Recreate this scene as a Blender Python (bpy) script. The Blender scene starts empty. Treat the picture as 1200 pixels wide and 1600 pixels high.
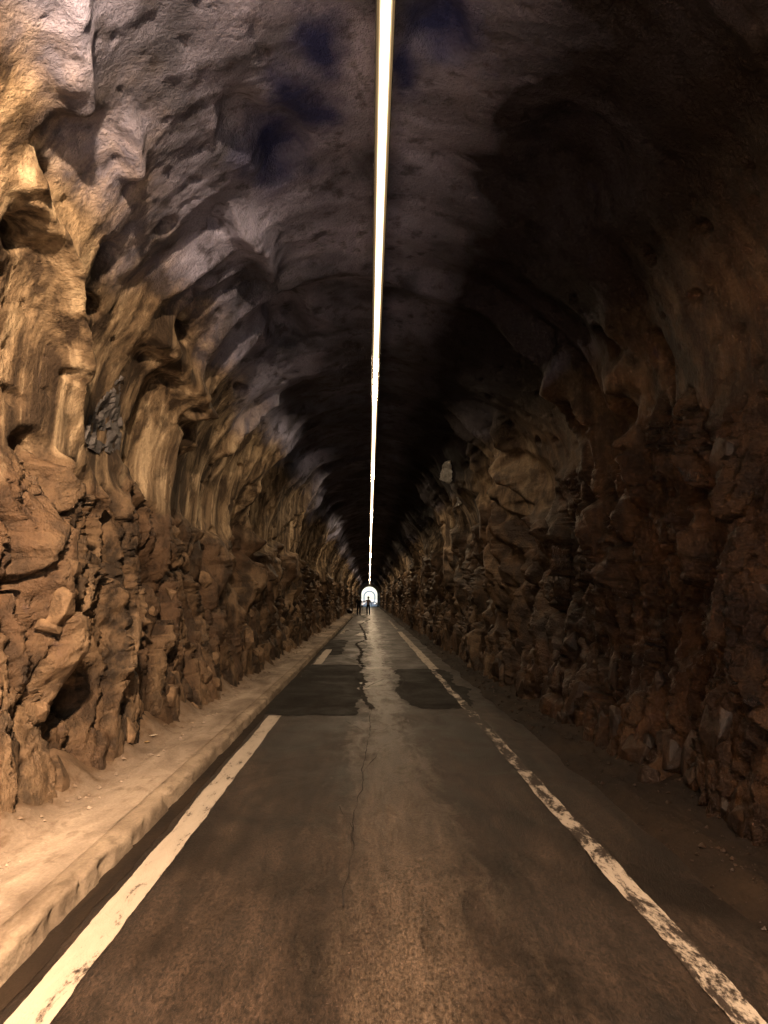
import bpy, bmesh, math, random
import numpy as np
from mathutils import Vector, Matrix

# ------------------------------------------------------------------ camera, sky, sun, exposure
S = bpy.context.scene
COL = S.collection
random.seed(7)
RNG = np.random.default_rng(7)
CAM_H = 1.5
F_PX, W_PX, H_PX = 1109.0, 1200.0, 1600.0
PITCH, YAW = math.radians(7.0), math.radians(1.19)
cam_d = bpy.data.cameras.new('camera')
cam = bpy.data.objects.new('camera', cam_d)
COL.objects.link(cam)
cam.location = (0, 0, CAM_H)
cam.rotation_euler = (math.pi / 2 + PITCH, 0, -YAW)
cam_d.sensor_fit = 'VERTICAL'
cam_d.sensor_height = 36
cam_d.lens = F_PX / H_PX * 36
cam_d.clip_start = 0.05
cam_d.clip_end = 9000
S.camera = cam

SUN_TO = Vector((-0.22, -0.80, 0.58)).normalized()      # direction towards the sun: behind the camera
world = bpy.data.worlds.new('World')
S.world = world
world.use_nodes = True
wn, wl = world.node_tree.nodes, world.node_tree.links
bg = wn['Background']
sky = wn.new('ShaderNodeTexSky')
sky.sky_type = 'NISHITA'
sky.sun_disc = False
sky.sun_elevation = math.asin(SUN_TO.z)
sky.sun_rotation = math.atan2(SUN_TO.x, SUN_TO.y)
wl.new(sky.outputs[0], bg.inputs[0])
bg.inputs[1].default_value = 0.08
sd = bpy.data.lights.new('sun', 'SUN')
sd.energy = 5.0
sd.angle = math.radians(0.5)
sd.color = (1, 0.95, 0.88)
sun = bpy.data.objects.new('sun', sd)
COL.objects.link(sun)
sun.location = (5, -40, 40)
sun.rotation_euler = (-SUN_TO).to_track_quat('-Z', 'Y').to_euler()

S.view_settings.view_transform = 'Standard'
S.view_settings.look = 'None'
S.view_settings.gamma = 1
S.view_settings.exposure = 1.9
S.render.engine = 'CYCLES'
S.cycles.use_denoising = True
S.cycles.max_bounces = 3
S.cycles.diffuse_bounces = 1
S.cycles.glossy_bounces = 2
S.cycles.sample_clamp_indirect = 3.0
S.cycles.caustics_reflective = False
S.cycles.caustics_refractive = False

# ------------------------------------------------------------------ numpy noise
def h2(ix, iy, seed):
    n = (ix.astype(np.int64) * 374761393 + iy.astype(np.int64) * 668265263 + seed * 974634777) & 0xFFFFFFFF
    n = ((n ^ (n >> 13)) * 1274126177) & 0xFFFFFFFF
    n = ((n ^ (n >> 16)) * 2246822519) & 0xFFFFFFFF
    n = n ^ (n >> 15)
    return (n & 0xFFFFFF).astype(np.float32) / 16777215.0

def perlin(x, y, seed=0):
    x = np.asarray(x, np.float32); y = np.asarray(y, np.float32)
    x0 = np.floor(x); y0 = np.floor(y)
    fx = x - x0; fy = y - y0
    ix = x0.astype(np.int64); iy = y0.astype(np.int64)
    u = fx * fx * fx * (fx * (fx * 6 - 15) + 10)
    v = fy * fy * fy * (fy * (fy * 6 - 15) + 10)
    def g(dx, dy):
        a = h2(ix + dx, iy + dy, seed) * (2 * math.pi)
        return np.cos(a) * (fx - dx) + np.sin(a) * (fy - dy)
    n0 = g(0, 0) * (1 - u) + g(1, 0) * u
    n1 = g(0, 1) * (1 - u) + g(1, 1) * u
    return (n0 * (1 - v) + n1 * v) * 1.4

def fbm(x, y, seed=0, octv=4, gain=0.5):
    t = 0; a = 1.0; f = 1.0
    for k in range(octv):
        t = t + a * perlin(x * f, y * f, seed + k * 17)
        a *= gain; f *= 2.03
    return t

def facets(x, y, seed=0, tilt=1.0):
    """broken-rock relief: every cell is a tilted plane of its own height"""
    ix = np.floor(x).astype(np.int64); iy = np.floor(y).astype(np.int64)
    best = np.full(x.shape, 9.0, np.float32); sec = np.full(x.shape, 9.0, np.float32)
    h = np.zeros(x.shape, np.float32); cid = np.zeros(x.shape, np.float32)
    for dx in (-1, 0, 1):
        for dy in (-1, 0, 1):
            cx, cy = ix + dx, iy + dy
            px = cx + h2(cx, cy, seed); py = cy + h2(cx, cy, seed + 1)
            ex = (x - px).astype(np.float32); ey = (y - py).astype(np.float32)
            d = ex * ex + ey * ey
            r = h2(cx, cy, seed + 2)
            hh = (r - 0.5) + tilt * (ex * (h2(cx, cy, seed + 3) - 0.5) + ey * (h2(cx, cy, seed + 4) - 0.5)) * 2
            m = d < best
            sec = np.where(m, best, np.minimum(sec, d))
            h = np.where(m, hh, h); cid = np.where(m, r, cid)
            best = np.where(m, d, best)
    return h, cid, np.sqrt(sec) - np.sqrt(best)

def sstep(a, b, x):
    t = np.clip((x - a) / (b - a), 0, 1)
    return t * t * (3 - 2 * t)

# ------------------------------------------------------------------ materials
def new_mat(name):
    m = bpy.data.materials.new(name); m.use_nodes = True
    nt = m.node_tree
    return m, nt, nt.nodes['Principled BSDF']

def N(nt, kind, **kw):
    n = nt.nodes.new(kind)
    for k, v in kw.items():
        if k.startswith('i_'):
            n.inputs[k[2:].replace('_', ' ')].default_value = v
        else:
            setattr(n, k, v)
    return n

def pos_scaled(nt, sc, obj=False):
    if obj:
        g = N(nt, 'ShaderNodeTexCoord'); out = g.outputs['Object']
    else:
        g = N(nt, 'ShaderNodeNewGeometry'); out = g.outputs['Position']
    m = N(nt, 'ShaderNodeVectorMath', operation='MULTIPLY')
    nt.links.new(out, m.inputs[0]); m.inputs[1].default_value = sc
    return m.outputs[0]

def noise(nt, sc, detail=4, rough=0.55, obj=False, dist=0.0):
    n = N(nt, 'ShaderNodeTexNoise')
    n.inputs['Scale'].default_value = 1
    n.inputs['Detail'].default_value = detail
    n.inputs['Roughness'].default_value = rough
    n.inputs['Distortion'].default_value = dist
    nt.links.new(pos_scaled(nt, sc, obj), n.inputs['Vector'])
    return n.outputs['Fac']

def ramp(nt, fac, stops):
    r = N(nt, 'ShaderNodeValToRGB')
    e = r.color_ramp.elements
    while len(e) < len(stops): e.new(0.5)
    for k, (p, c) in enumerate(stops):
        e[k].position = p
        e[k].color = (c, c, c, 1) if not hasattr(c, '__len__') else (*c, 1)
    nt.links.new(fac, r.inputs[0])
    return r.outputs[0]

def mix(nt, fac, a, b, mode='MIX'):
    m = N(nt, 'ShaderNodeMix', data_type='RGBA', blend_type=mode)
    for sock, v in ((m.inputs[0], fac), (m.inputs[6], a), (m.inputs[7], b)):
        if hasattr(v, 'is_output') or hasattr(v, 'links'): nt.links.new(v, sock)
        elif sock == m.inputs[0]: sock.default_value = v
        else: sock.default_value = (*v, 1)
    return m.outputs[2]

def math_n(nt, op, a, b=None, clamp=False):
    m = N(nt, 'ShaderNodeMath', operation=op); m.use_clamp = clamp
    for k, v in enumerate((a, b)):
        if v is None: continue
        if hasattr(v, 'links'): nt.links.new(v, m.inputs[k])
        else: m.inputs[k].default_value = v
    return m.outputs[0]

def bump(nt, bsdf, height, strength, dist, prev=None):
    b = N(nt, 'ShaderNodeBump'); b.inputs['Strength'].default_value = strength
    b.inputs['Distance'].default_value = dist
    nt.links.new(height, b.inputs['Height'])
    if prev is not None: nt.links.new(prev, b.inputs['Normal'])
    nt.links.new(b.outputs[0], bsdf.inputs['Normal'])
    return b.outputs[0]

def attr(nt, name):
    a = N(nt, 'ShaderNodeAttribute'); a.attribute_name = name
    return a.outputs['Fac']

def rock_material():
    m, nt, b = new_mat('tunnel_rock')
    rockm, damp, vault, blue, cell = (attr(nt, k) for k in ('rockmask', 'damp', 'vault', 'blue_patch', 'cell'))
    big = noise(nt, (0.9, 0.9, 0.6), 3, 0.6, dist=0.6)
    mid = noise(nt, (5, 5, 3.2), 4, 0.62)
    fine = noise(nt, (38, 38, 30), 4, 0.65)
    streak = noise(nt, (5.0, 5.0, 0.45), 3, 0.6, dist=0.4)
    shot = mix(nt, ramp(nt, big, [(0.3, 0.0), (0.72, 1.0)]), (0.12, 0.078, 0.045), (0.40, 0.295, 0.185))
    shot = mix(nt, ramp(nt, streak, [(0.40, 0.92), (0.52, 0.0)]), shot, (0.035, 0.021, 0.012))
    shot = mix(nt, ramp(nt, streak, [(0.54, 0.0), (0.66, 0.8)]), shot, (0.58, 0.45, 0.30))
    rk = mix(nt, ramp(nt, mid, [(0.40, 0.0), (0.62, 1.0)]), (0.007, 0.0042, 0.0026), (0.155, 0.100, 0.058))
    rk = mix(nt, ramp(nt, cell, [(0.55, 0.0), (0.95, 0.75)]), rk, (0.28, 0.19, 0.115))
    rk = mix(nt, ramp(nt, cell, [(0.15, 0.8), (0.45, 0.0)]), rk, (0.016, 0.010, 0.006))
    rk = mix(nt, ramp(nt, big, [(0.38, 0.65), (0.55, 0.0)]), rk, (0.10, 0.055, 0.030))
    base = mix(nt, rockm, shot, rk)
    grime = ramp(nt, mid, [(0.36, 0.75), (0.50, 0.0)])
    base = mix(nt, grime, base, (0.035, 0.021, 0.012))
    damp_shade_col = mix(nt, ramp(nt, big, [(0.35, 0.0), (0.68, 1.0)]), (0.003, 0.0012, 0.0006), (0.030, 0.0115, 0.0036))  # wet rock darkened further: the right side's shade is in its colour
    damp_shade_col = mix(nt, math_n(nt, 'MULTIPLY', ramp(nt, mid, [(0.45, 0.0), (0.72, 1.0)]), 0.6), damp_shade_col, (0.09, 0.040, 0.014))
    base = mix(nt, math_n(nt, 'MULTIPLY', damp, 0.88), base, damp_shade_col)
    vc = mix(nt, ramp(nt, big, [(0.36, 0.0), (0.64, 1.0)]), (0.08, 0.085, 0.125), (0.44, 0.45, 0.66))
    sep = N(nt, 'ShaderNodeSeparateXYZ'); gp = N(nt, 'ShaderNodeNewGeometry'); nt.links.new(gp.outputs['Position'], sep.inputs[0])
    vault_shade = ramp(nt, math_n(nt, 'ADD', math_n(nt, 'MULTIPLY', sep.outputs[0], 0.4), math_n(nt, 'MULTIPLY', big, 0.6)), [(0.50, 0.0), (0.76, 0.96)])  # darkens the right haunch: shade painted into the rock colour
    vc = mix(nt, ramp(nt, mid, [(0.34, 0.7), (0.46, 0.0)]), vc, (0.05, 0.045, 0.055))
    base = mix(nt, vault, base, vc)
    crown_shade = attr(nt, 'vault_shade')
    base = mix(nt, math_n(nt, 'MULTIPLY', crown_shade, ramp(nt, mid, [(0.30, 1.0), (0.70, 0.72)])), base, (0.020, 0.016, 0.014))  # the unlit far crown, painted in as a dark rock colour
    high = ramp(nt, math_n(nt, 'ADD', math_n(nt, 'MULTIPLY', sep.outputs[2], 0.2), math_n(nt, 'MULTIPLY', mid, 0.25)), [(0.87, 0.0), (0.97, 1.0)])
    base = mix(nt, math_n(nt, 'MULTIPLY', vault_shade, high), base, (0.012, 0.009, 0.008))
    bf = ramp(nt, math_n(nt, 'ADD', blue, math_n(nt, 'SUBTRACT', math_n(nt, 'MULTIPLY', mid, 1.0), 0.5)), [(0.15, 0.0), (0.95, 0.95)])
    base = mix(nt, bf, base, (0.012, 0.024, 0.14))
    base = mix(nt, 0.35, base, ramp(nt, fine, [(0.25, 0.25), (0.75, 0.85)]), 'OVERLAY')
    nt.links.new(base, b.inputs['Base Color'])
    rg = math_n(nt, 'SUBTRACT', math_n(nt, 'SUBTRACT', 0.88, math_n(nt, 'MULTIPLY', rockm, 0.18)), math_n(nt, 'MULTIPLY', damp, 0.30))
    nt.links.new(math_n(nt, 'SUBTRACT', rg, math_n(nt, 'MULTIPLY', mid, 0.16)), b.inputs['Roughness'])
    nt.links.new(math_n(nt, 'SUBTRACT', math_n(nt, 'SUBTRACT', 0.45, math_n(nt, 'MULTIPLY', damp, 0.22)), math_n(nt, 'MULTIPLY', math_n(nt, 'MULTIPLY', vault_shade, high), 0.22)), b.inputs['Specular IOR Level'])
    n1 = bump(nt, b, mid, 0.7, 0.05)
    crust = math_n(nt, 'ADD', fine, math_n(nt, 'MULTIPLY', noise(nt, (120, 120, 120), 3, 0.6), 0.35))
    bump(nt, b, crust, 0.95, 0.024, n1)
    return m

def simple_rock(name, lo, hi, spec=0.35, rough=0.8, sc=6):
    m, nt, b = new_mat(name)
    a = noise(nt, (sc, sc, sc), 6, 0.62); f = noise(nt, (sc * 7,) * 3, 5, 0.65)
    c = mix(nt, ramp(nt, a, [(0.32, 0.0), (0.68, 1.0)]), lo, hi)
    c = mix(nt, 0.4, c, ramp(nt, f, [(0.25, 0.25), (0.75, 0.85)]), 'OVERLAY')
    nt.links.new(c, b.inputs['Base Color'])
    b.inputs['Roughness'].default_value = rough
    b.inputs['Specular IOR Level'].default_value = spec
    n1 = bump(nt, b, a, 0.7, 0.05)
    bump(nt, b, f, 0.7, 0.012, n1)
    return m

def asphalt(name, lo, hi, rough=(0.45, 0.75), grit=0.9, spec=0.5, centre=False):
    m, nt, b = new_mat(name)
    wear = noise(nt, (2.2, 0.25, 1), 5, 0.6, dist=0.5)          # tyre wear runs along the road
    blot = noise(nt, (1.4, 0.9, 1), 5, 0.62, dist=0.6)
    stre = noise(nt, (16, 1.4, 1), 4, 0.6)
    agg = noise(nt, (75, 30, 75), 4, 0.8)
    mot = noise(nt, (6, 2.2, 6), 5, 0.7, dist=0.8)
    c = mix(nt, ramp(nt, wear, [(0.32, 0.0), (0.70, 1.0)]), lo, hi)
    c = mix(nt, ramp(nt, blot, [(0.36, 0.75), (0.52, 0.0)]), c, tuple(v * 0.55 for v in lo))
    if centre:                                                   # the crown of the road: traffic polish, with its pale sheen painted in
        sx = N(nt, 'ShaderNodeSeparateXYZ'); gx = N(nt, 'ShaderNodeNewGeometry'); nt.links.new(gx.outputs['Position'], sx.inputs[0])
        off = math_n(nt, 'ADD', sx.outputs[0], math_n(nt, 'MULTIPLY', math_n(nt, 'SUBTRACT', wear, 0.5), 1.2))
        off = math_n(nt, 'ABSOLUTE', math_n(nt, 'SUBTRACT', off, 0.17))
        ctr = ramp(nt, math_n(nt, 'ADD', off, math_n(nt, 'MULTIPLY', math_n(nt, 'SUBTRACT', mot, 0.5), 1.6)), [(0.02, 0.85), (0.42, 0.0)])
        c = mix(nt, ctr, c, (0.085, 0.062, 0.046))
    c = mix(nt, 0.6, c, ramp(nt, stre, [(0.3, 0.22), (0.7, 0.82)]), 'OVERLAY')
    c = mix(nt, 0.7, c, ramp(nt, mot, [(0.34, 0.2), (0.68, 0.82)]), 'OVERLAY')
    c = mix(nt, 0.8, c, ramp(nt, agg, [(0.38, 0.08), (0.64, 0.97)]), 'OVERLAY')
    nt.links.new(c, b.inputs['Base Color'])
    r = ramp(nt, blot, [(0.34, rough[0]), (0.62, rough[1])])
    if centre: r = mix(nt, ctr, r, (0.28, 0.28, 0.28))
    nt.links.new(r, b.inputs['Roughness'])
    b.inputs['Specular IOR Level'].default_value = spec
    n1 = bump(nt, b, agg, grit, 0.010)
    bump(nt, b, blot, 0.25, 0.05, n1)
    return m

def paint_material():
    m, nt, b = new_mat('worn_road_paint')
    w1 = noise(nt, (9, 2.6, 1), 6, 0.68, dist=0.4)
    w2 = noise(nt, (55, 24, 1), 4, 0.7)
    w = math_n(nt, 'ADD', math_n(nt, 'MULTIPLY', w1, 0.7), math_n(nt, 'MULTIPLY', w2, 0.3))
    wear = attr(nt, 'wear')
    w = math_n(nt, 'SUBTRACT', w, math_n(nt, 'MULTIPLY', wear, 0.14))
    fac = ramp(nt, w, [(0.355, 0.0), (0.43, 1.0)])
    pc = mix(nt, w1, (0.30, 0.25, 0.20), (0.62, 0.55, 0.475))
    c = mix(nt, fac, (0.030, 0.021, 0.016), pc)
    nt.links.new(c, b.inputs['Base Color'])
    b.inputs['Roughness'].default_value = 0.65
    agg = noise(nt, (130, 70, 130), 3, 0.7)
    n1 = bump(nt, b, agg, 0.7, 0.008)
    bump(nt, b, fac, 0.5, 0.003, n1)
    return m

def dusty(name, lo, hi, grime, edge=None):
    m, nt, b = new_mat(name)
    big = noise(nt, (2.4, 0.8, 2.4), 5, 0.6, dist=0.7)
    fine = noise(nt, (60, 40, 60), 5, 0.65)
    mid = noise(nt, (9, 5, 9), 5, 0.6)
    c = mix(nt, ramp(nt, big, [(0.34, 0.0), (0.64, 1.0)]), lo, hi)
    c = mix(nt, ramp(nt, mid, [(0.32, 0.6), (0.46, 0.0)]), c, grime)
    if edge:                                                     # earth fallen from the wall
        sx = N(nt, 'ShaderNodeSeparateXYZ'); gx = N(nt, 'ShaderNodeNewGeometry'); nt.links.new(gx.outputs['Position'], sx.inputs[0])
        q = math_n(nt, 'ADD', math_n(nt, 'MULTIPLY', sx.outputs[0], -1.0), math_n(nt, 'MULTIPLY', math_n(nt, 'SUBTRACT', mid, 0.5), 0.6))
        q = math_n(nt, 'ADD', q, math_n(nt, 'MULTIPLY', math_n(nt, 'SUBTRACT', big, 0.5), 0.5))
        c = mix(nt, ramp(nt, math_n(nt, 'SUBTRACT', q, 1.5), [(0.44, 0.0), (0.72, 0.95)]), c, edge)
    c = mix(nt, 0.35, c, ramp(nt, fine, [(0.25, 0.25), (0.75, 0.85)]), 'OVERLAY')
    nt.links.new(c, b.inputs['Base Color'])
    b.inputs['Roughness'].default_value = 0.85
    b.inputs['Specular IOR Level'].default_value = 0.25
    n1 = bump(nt, b, mid, 0.5, 0.03)
    bump(nt, b, fine, 0.6, 0.008, n1)
    return m

def plain(name, col, rough=0.6, metal=0.0, var=0.25):
    m, nt, b = new_mat(name)
    f = noise(nt, (14, 14, 14), 4, 0.6, obj=True)
    c = mix(nt, f, tuple(v * (1 - var) for v in col), tuple(min(1, v * (1 + var)) for v in col))
    nt.links.new(c, b.inputs['Base Color'])
    b.inputs['Roughness'].default_value = rough
    b.inputs['Metallic'].default_value = metal
    return m

def glow(name, col, strength):
    m = bpy.data.materials.new(name); m.use_nodes = True
    nt = m.node_tree; nt.nodes.clear()
    o = N(nt, 'ShaderNodeOutputMaterial'); e = N(nt, 'ShaderNodeEmission')
    f = noise(nt, (3, 0.7, 3), 2)
    c = mix(nt, f, tuple(v * 0.93 for v in col), col)
    nt.links.new(c, e.inputs[0]); e.inputs[1].default_value = strength
    nt.links.new(e.outputs[0], o.inputs[0])
    return m

M_ROCK = rock_material()
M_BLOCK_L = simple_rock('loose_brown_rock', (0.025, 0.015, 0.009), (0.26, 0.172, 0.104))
M_BLOCK_R = simple_rock('damp_shaded_rock', (0.004, 0.002, 0.001), (0.036, 0.016, 0.006), 0.5, 0.55)  # wet rock, darkened further to carry the right wall's shade
M_GREY = simple_rock('bare_grey_rock', (0.012, 0.012, 0.014), (0.15, 0.142, 0.15), 0.5, 0.55, 7)
M_PALE = simple_rock('pale_mineral_crust', (0.35, 0.32, 0.27), (0.85, 0.82, 0.76), 0.6, 0.35, 9)  # mineral crust, whitened so its glint sits in the colour
M_ROAD = asphalt('old_asphalt', (0.011, 0.007, 0.005), (0.040, 0.026, 0.018), (0.40, 0.65), 0.9, 0.5, True)
M_PATCH = asphalt('repair_asphalt', (0.005, 0.0038, 0.003), (0.012, 0.009, 0.007), (0.6, 0.85), 0.9, 0.22)
M_PALE_PATCH = asphalt('pale_asphalt', (0.12, 0.095, 0.075), (0.24, 0.20, 0.165), (0.25, 0.45), 0.5)  # paler, smoother asphalt
M_CRACK = asphalt('open_crack_dirt', (0.008, 0.006, 0.005), (0.016, 0.012, 0.010), (0.85, 0.95))
M_PAINT = paint_material()
M_PAVE = dusty('dusty_concrete', (0.16, 0.122, 0.094), (0.44, 0.362, 0.292), (0.17, 0.127, 0.092), (0.13, 0.086, 0.055))
M_KERB = dusty('kerb_concrete', (0.14, 0.105, 0.077), (0.40, 0.325, 0.25), (0.08, 0.058, 0.04))
M_VERGE = dusty('damp_dirt', (0.009, 0.0055, 0.0036), (0.026, 0.016, 0.009), (0.007, 0.0045, 0.003))
M_GROUND = dusty('pale_gravel_ground', (0.30, 0.27, 0.23), (0.45, 0.42, 0.37), (0.22, 0.2, 0.17))

# ------------------------------------------------------------------ object helpers
def grid_mesh(name, P, mat, parent=None, smooth=True, attrs=None, flip=False):
    """P: (rows, cols, 3) array -> one mesh object"""
    r, c = P.shape[:2]
    me = bpy.data.meshes.new(name)
    nv = r * c; nf = (r - 1) * (c - 1)
    me.vertices.add(nv)
    me.vertices.foreach_set('co', np.ascontiguousarray(P, np.float32).ravel())
    idx = np.arange(nv, dtype=np.int32).reshape(r, c)
    q = np.stack([idx[:-1, :-1], idx[1:, :-1], idx[1:, 1:], idx[:-1, 1:]], -1).reshape(-1, 4)
    if flip: q = q[:, ::-1]
    me.loops.add(nf * 4); me.polygons.add(nf)
    me.loops.foreach_set('vertex_index', np.ascontiguousarray(q).ravel())
    me.polygons.foreach_set('loop_start', np.arange(0, nf * 4, 4, dtype=np.int32))
    me.polygons.foreach_set('use_smooth', np.full(nf, smooth))
    me.update(calc_edges=True)
    for k, v in (attrs or {}).items():
        a = me.attributes.new(k, 'FLOAT', 'POINT')
        a.data.foreach_set('value', np.ascontiguousarray(v, np.float32).ravel())
    me.materials.append(mat)
    o = bpy.data.objects.new(name, me); COL.objects.link(o)
    if parent is not None: o.parent = parent
    return o

def link(name, me, mat, parent=None, smooth=False):
    me.materials.append(mat)
    if smooth:
        for p in me.polygons: p.use_smooth = True
    o = bpy.data.objects.new(name, me); COL.objects.link(o)
    if parent is not None: o.parent = parent
    return o

def structure(o): o['kind'] = 'structure'; return o
def tag(o, label, cat, group=None):
    o['label'] = label; o['category'] = cat
    if group: o['group'] = group
    return o
def empty(name, loc):
    o = bpy.data.objects.new(name, None); COL.objects.link(o)
    o.location = loc; o.empty_display_size = 0.2
    return o

# ------------------------------------------------------------------ where a line of sight meets the tunnel (to survey features)
RC = cam.rotation_euler.to_matrix()
def ray(px, py):
    return RC @ Vector((px - W_PX / 2, H_PX / 2 - py, -F_PX))
def on_ground(px, py, z=0.0):
    d = ray(px, py); t = (z - CAM_H) / d.z
    return d.x * t, d.y * t

# cross-section of the bore, left foot to right foot
CTRL = [(-2.12, -0.25), (-2.22, 0.25), (-2.42, 0.9), (-2.50, 1.6), (-2.54, 2.3), (-2.52, 3.0), (-2.34, 3.7), (-1.94, 4.35), (-1.28, 4.88),
        (-0.5, 5.17), (0.1, 5.25), (0.7, 5.17), (1.45, 4.88), (2.10, 4.35), (2.48, 3.7), (2.64, 3.0), (2.64, 2.3), (2.60, 1.6), (2.46, 0.9), (2.28, 0.25), (2.18, -0.25)]
def catmull(pts, n=40):
    out = []
    P = [pts[0]] + pts + [pts[-1]]
    for i in range(1, len(P) - 2):
        p0, p1, p2, p3 = (np.array(P[k], float) for k in (i - 1, i, i + 1, i + 2))
        for k in range(n):
            t = k / n
            out.append(0.5 * (2 * p1 + (p2 - p0) * t + (2 * p0 - 5 * p1 + 4 * p2 - p3) * t * t + (3 * p1 - p0 - 3 * p2 + p3) * t ** 3))
    out.append(np.array(pts[-1], float))
    return np.array(out)
PROF = catmull(CTRL)
SEG = np.linalg.norm(np.diff(PROF, axis=0), axis=1)
SARC = np.concatenate([[0], np.cumsum(SEG)])
SLEN = SARC[-1]
TAN = np.gradient(PROF, axis=0); TAN /= np.linalg.norm(TAN, axis=1)[:, None]
NRM = np.stack([TAN[:, 1], -TAN[:, 0]], 1)          # points into the bore
def prof(s):
    x = np.interp(s, SARC, PROF[:, 0]); z = np.interp(s, SARC, PROF[:, 1])
    nx = np.interp(s, SARC, NRM[:, 0]); nz = np.interp(s, SARC, NRM[:, 1])
    return x, z, nx, nz
def survey(px, py):
    """(s, y) of the bore surface seen in a direction"""
    d = ray(px, py)
    best = None
    for i in range(len(PROF) - 1):
        a = PROF[i] - np.array([0, CAM_H]); e = PROF[i + 1] - PROF[i]
        den = d.x * e[1] - d.z * e[0]
        if abs(den) < 1e-12: continue
        t = (a[0] * e[1] - a[1] * e[0]) / den
        k = (a[0] * d.z - a[1] * d.x) / den
        if t > 0 and 0 <= k <= 1 and (best is None or t < best[0]): best = (t, SARC[i] + k * SEG[i])
    return best[1], best[0] * d.y

# ------------------------------------------------------------------ the rock bore
Y0, Y1 = -5.0, 166.0
ys = list(np.arange(Y0, 1.2, 0.11)); y = 1.2
while y < Y1:
    ys.append(y); y += max(0.018, 0.0046 * y)
ys.append(Y1)
YS = np.array(ys)
def s_at_z(z, left):
    half = PROF[:, 0] < 0.1
    m = half if left else ~half
    i = np.where(m)[0]
    j = i[np.argmin(np.abs(PROF[i, 1] - z))]
    return SARC[j]
SL, SR = s_at_z(4.3, True), s_at_z(4.3, False)
sL = np.linspace(0, SL, 330); sV = np.linspace(SL, SR, 190); sR = np.linspace(SR, SLEN, 310)

RIDGES = [  # picked features: (points in the photograph, width m, height m)
    ([(45, 270), (85, 400), (92, 520), (100, 640), (140, 780)], 0.10, 0.20),
    ([(105, 10), (112, 90), (110, 150)], 0.10, 0.14),
    ([(190, 190), (195, 250)], 0.08, 0.12),
    ([(238, 520), (282, 600), (292, 650), (288, 690)], 0.16, 0.26),
    ([(365, 345), (410, 380), (415, 420)], 0.12, 0.18),
    ([(110, 860), (140, 960), (155, 1080)], 0.14, 0.22),
    ([(20, 860), (40, 960), (45, 1020)], 0.22, 0.28),
    ([(420, 620), (385, 650), (345, 700)], 0.14, 0.22),
    ([(372, 760), (375, 880), (370, 920)], 0.20, 0.25),
    ([(180, 720), (215, 800), (210, 850)], 0.10, 0.16),
    ([(790, 660), (815, 715), (850, 780), (858, 830)], 0.16, 0.30),
    ([(748, 690), (775, 740), (798, 800), (800, 850)], 0.18, 0.30),
    ([(805, 755), (825, 800), (820, 840)], 0.14, 0.22),
    ([(880, 560), (905, 660), (930, 740)], 0.16, 0.24),
    ([(1010, 700), (1020, 780)], 0.10, 0.18),
    ([(955, 820), (965, 900), (955, 960)], 0.18, 0.25),
    ([(1050, 690), (1060, 740)], 0.12, 0.16),
]
PITS = [  # (x, y, radius along s, radius along y, depth)
    (130, 472, 0.09, 0.24, 0.30), (22, 368, 0.10, 0.20, 0.28), (255, 350, 0.10, 0.13, 0.22), (163, 402, 0.16, 0.20, 0.18),
    (282, 522, 0.10, 0.28, 0.24), (350, 350, 0.12, 0.22, 0.18), (310, 460, 0.08, 0.12, 0.12), (265, 655, 0.10, 0.25, 0.14),
    (450, 505, 0.30, 0.9, 0.32), (445, 240, 0.26, 0.50, 0.26), (690, 40, 0.22, 0.28, 0.20), (380, 200, 0.22, 0.40, 0.18),
    (960, 535, 0.24, 0.30, 0.30), (985, 650, 0.26, 0.45, 0.34), (1095, 760, 0.55, 0.30, 0.42), (1080, 940, 0.45, 0.22, 0.34),
    (1040, 560, 0.30, 0.2, 0.25), (900, 830, 0.35, 0.35, 0.28), (160, 655, 0.22, 0.16, 0.16), (40, 700, 0.14, 0.24, 0.22), (80, 1060, 0.25, 0.12, 0.22),
    (900, 250, 0.5, 0.6, 0.25), (150, 860, 0.4, 0.12, 0.18),
]
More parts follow.
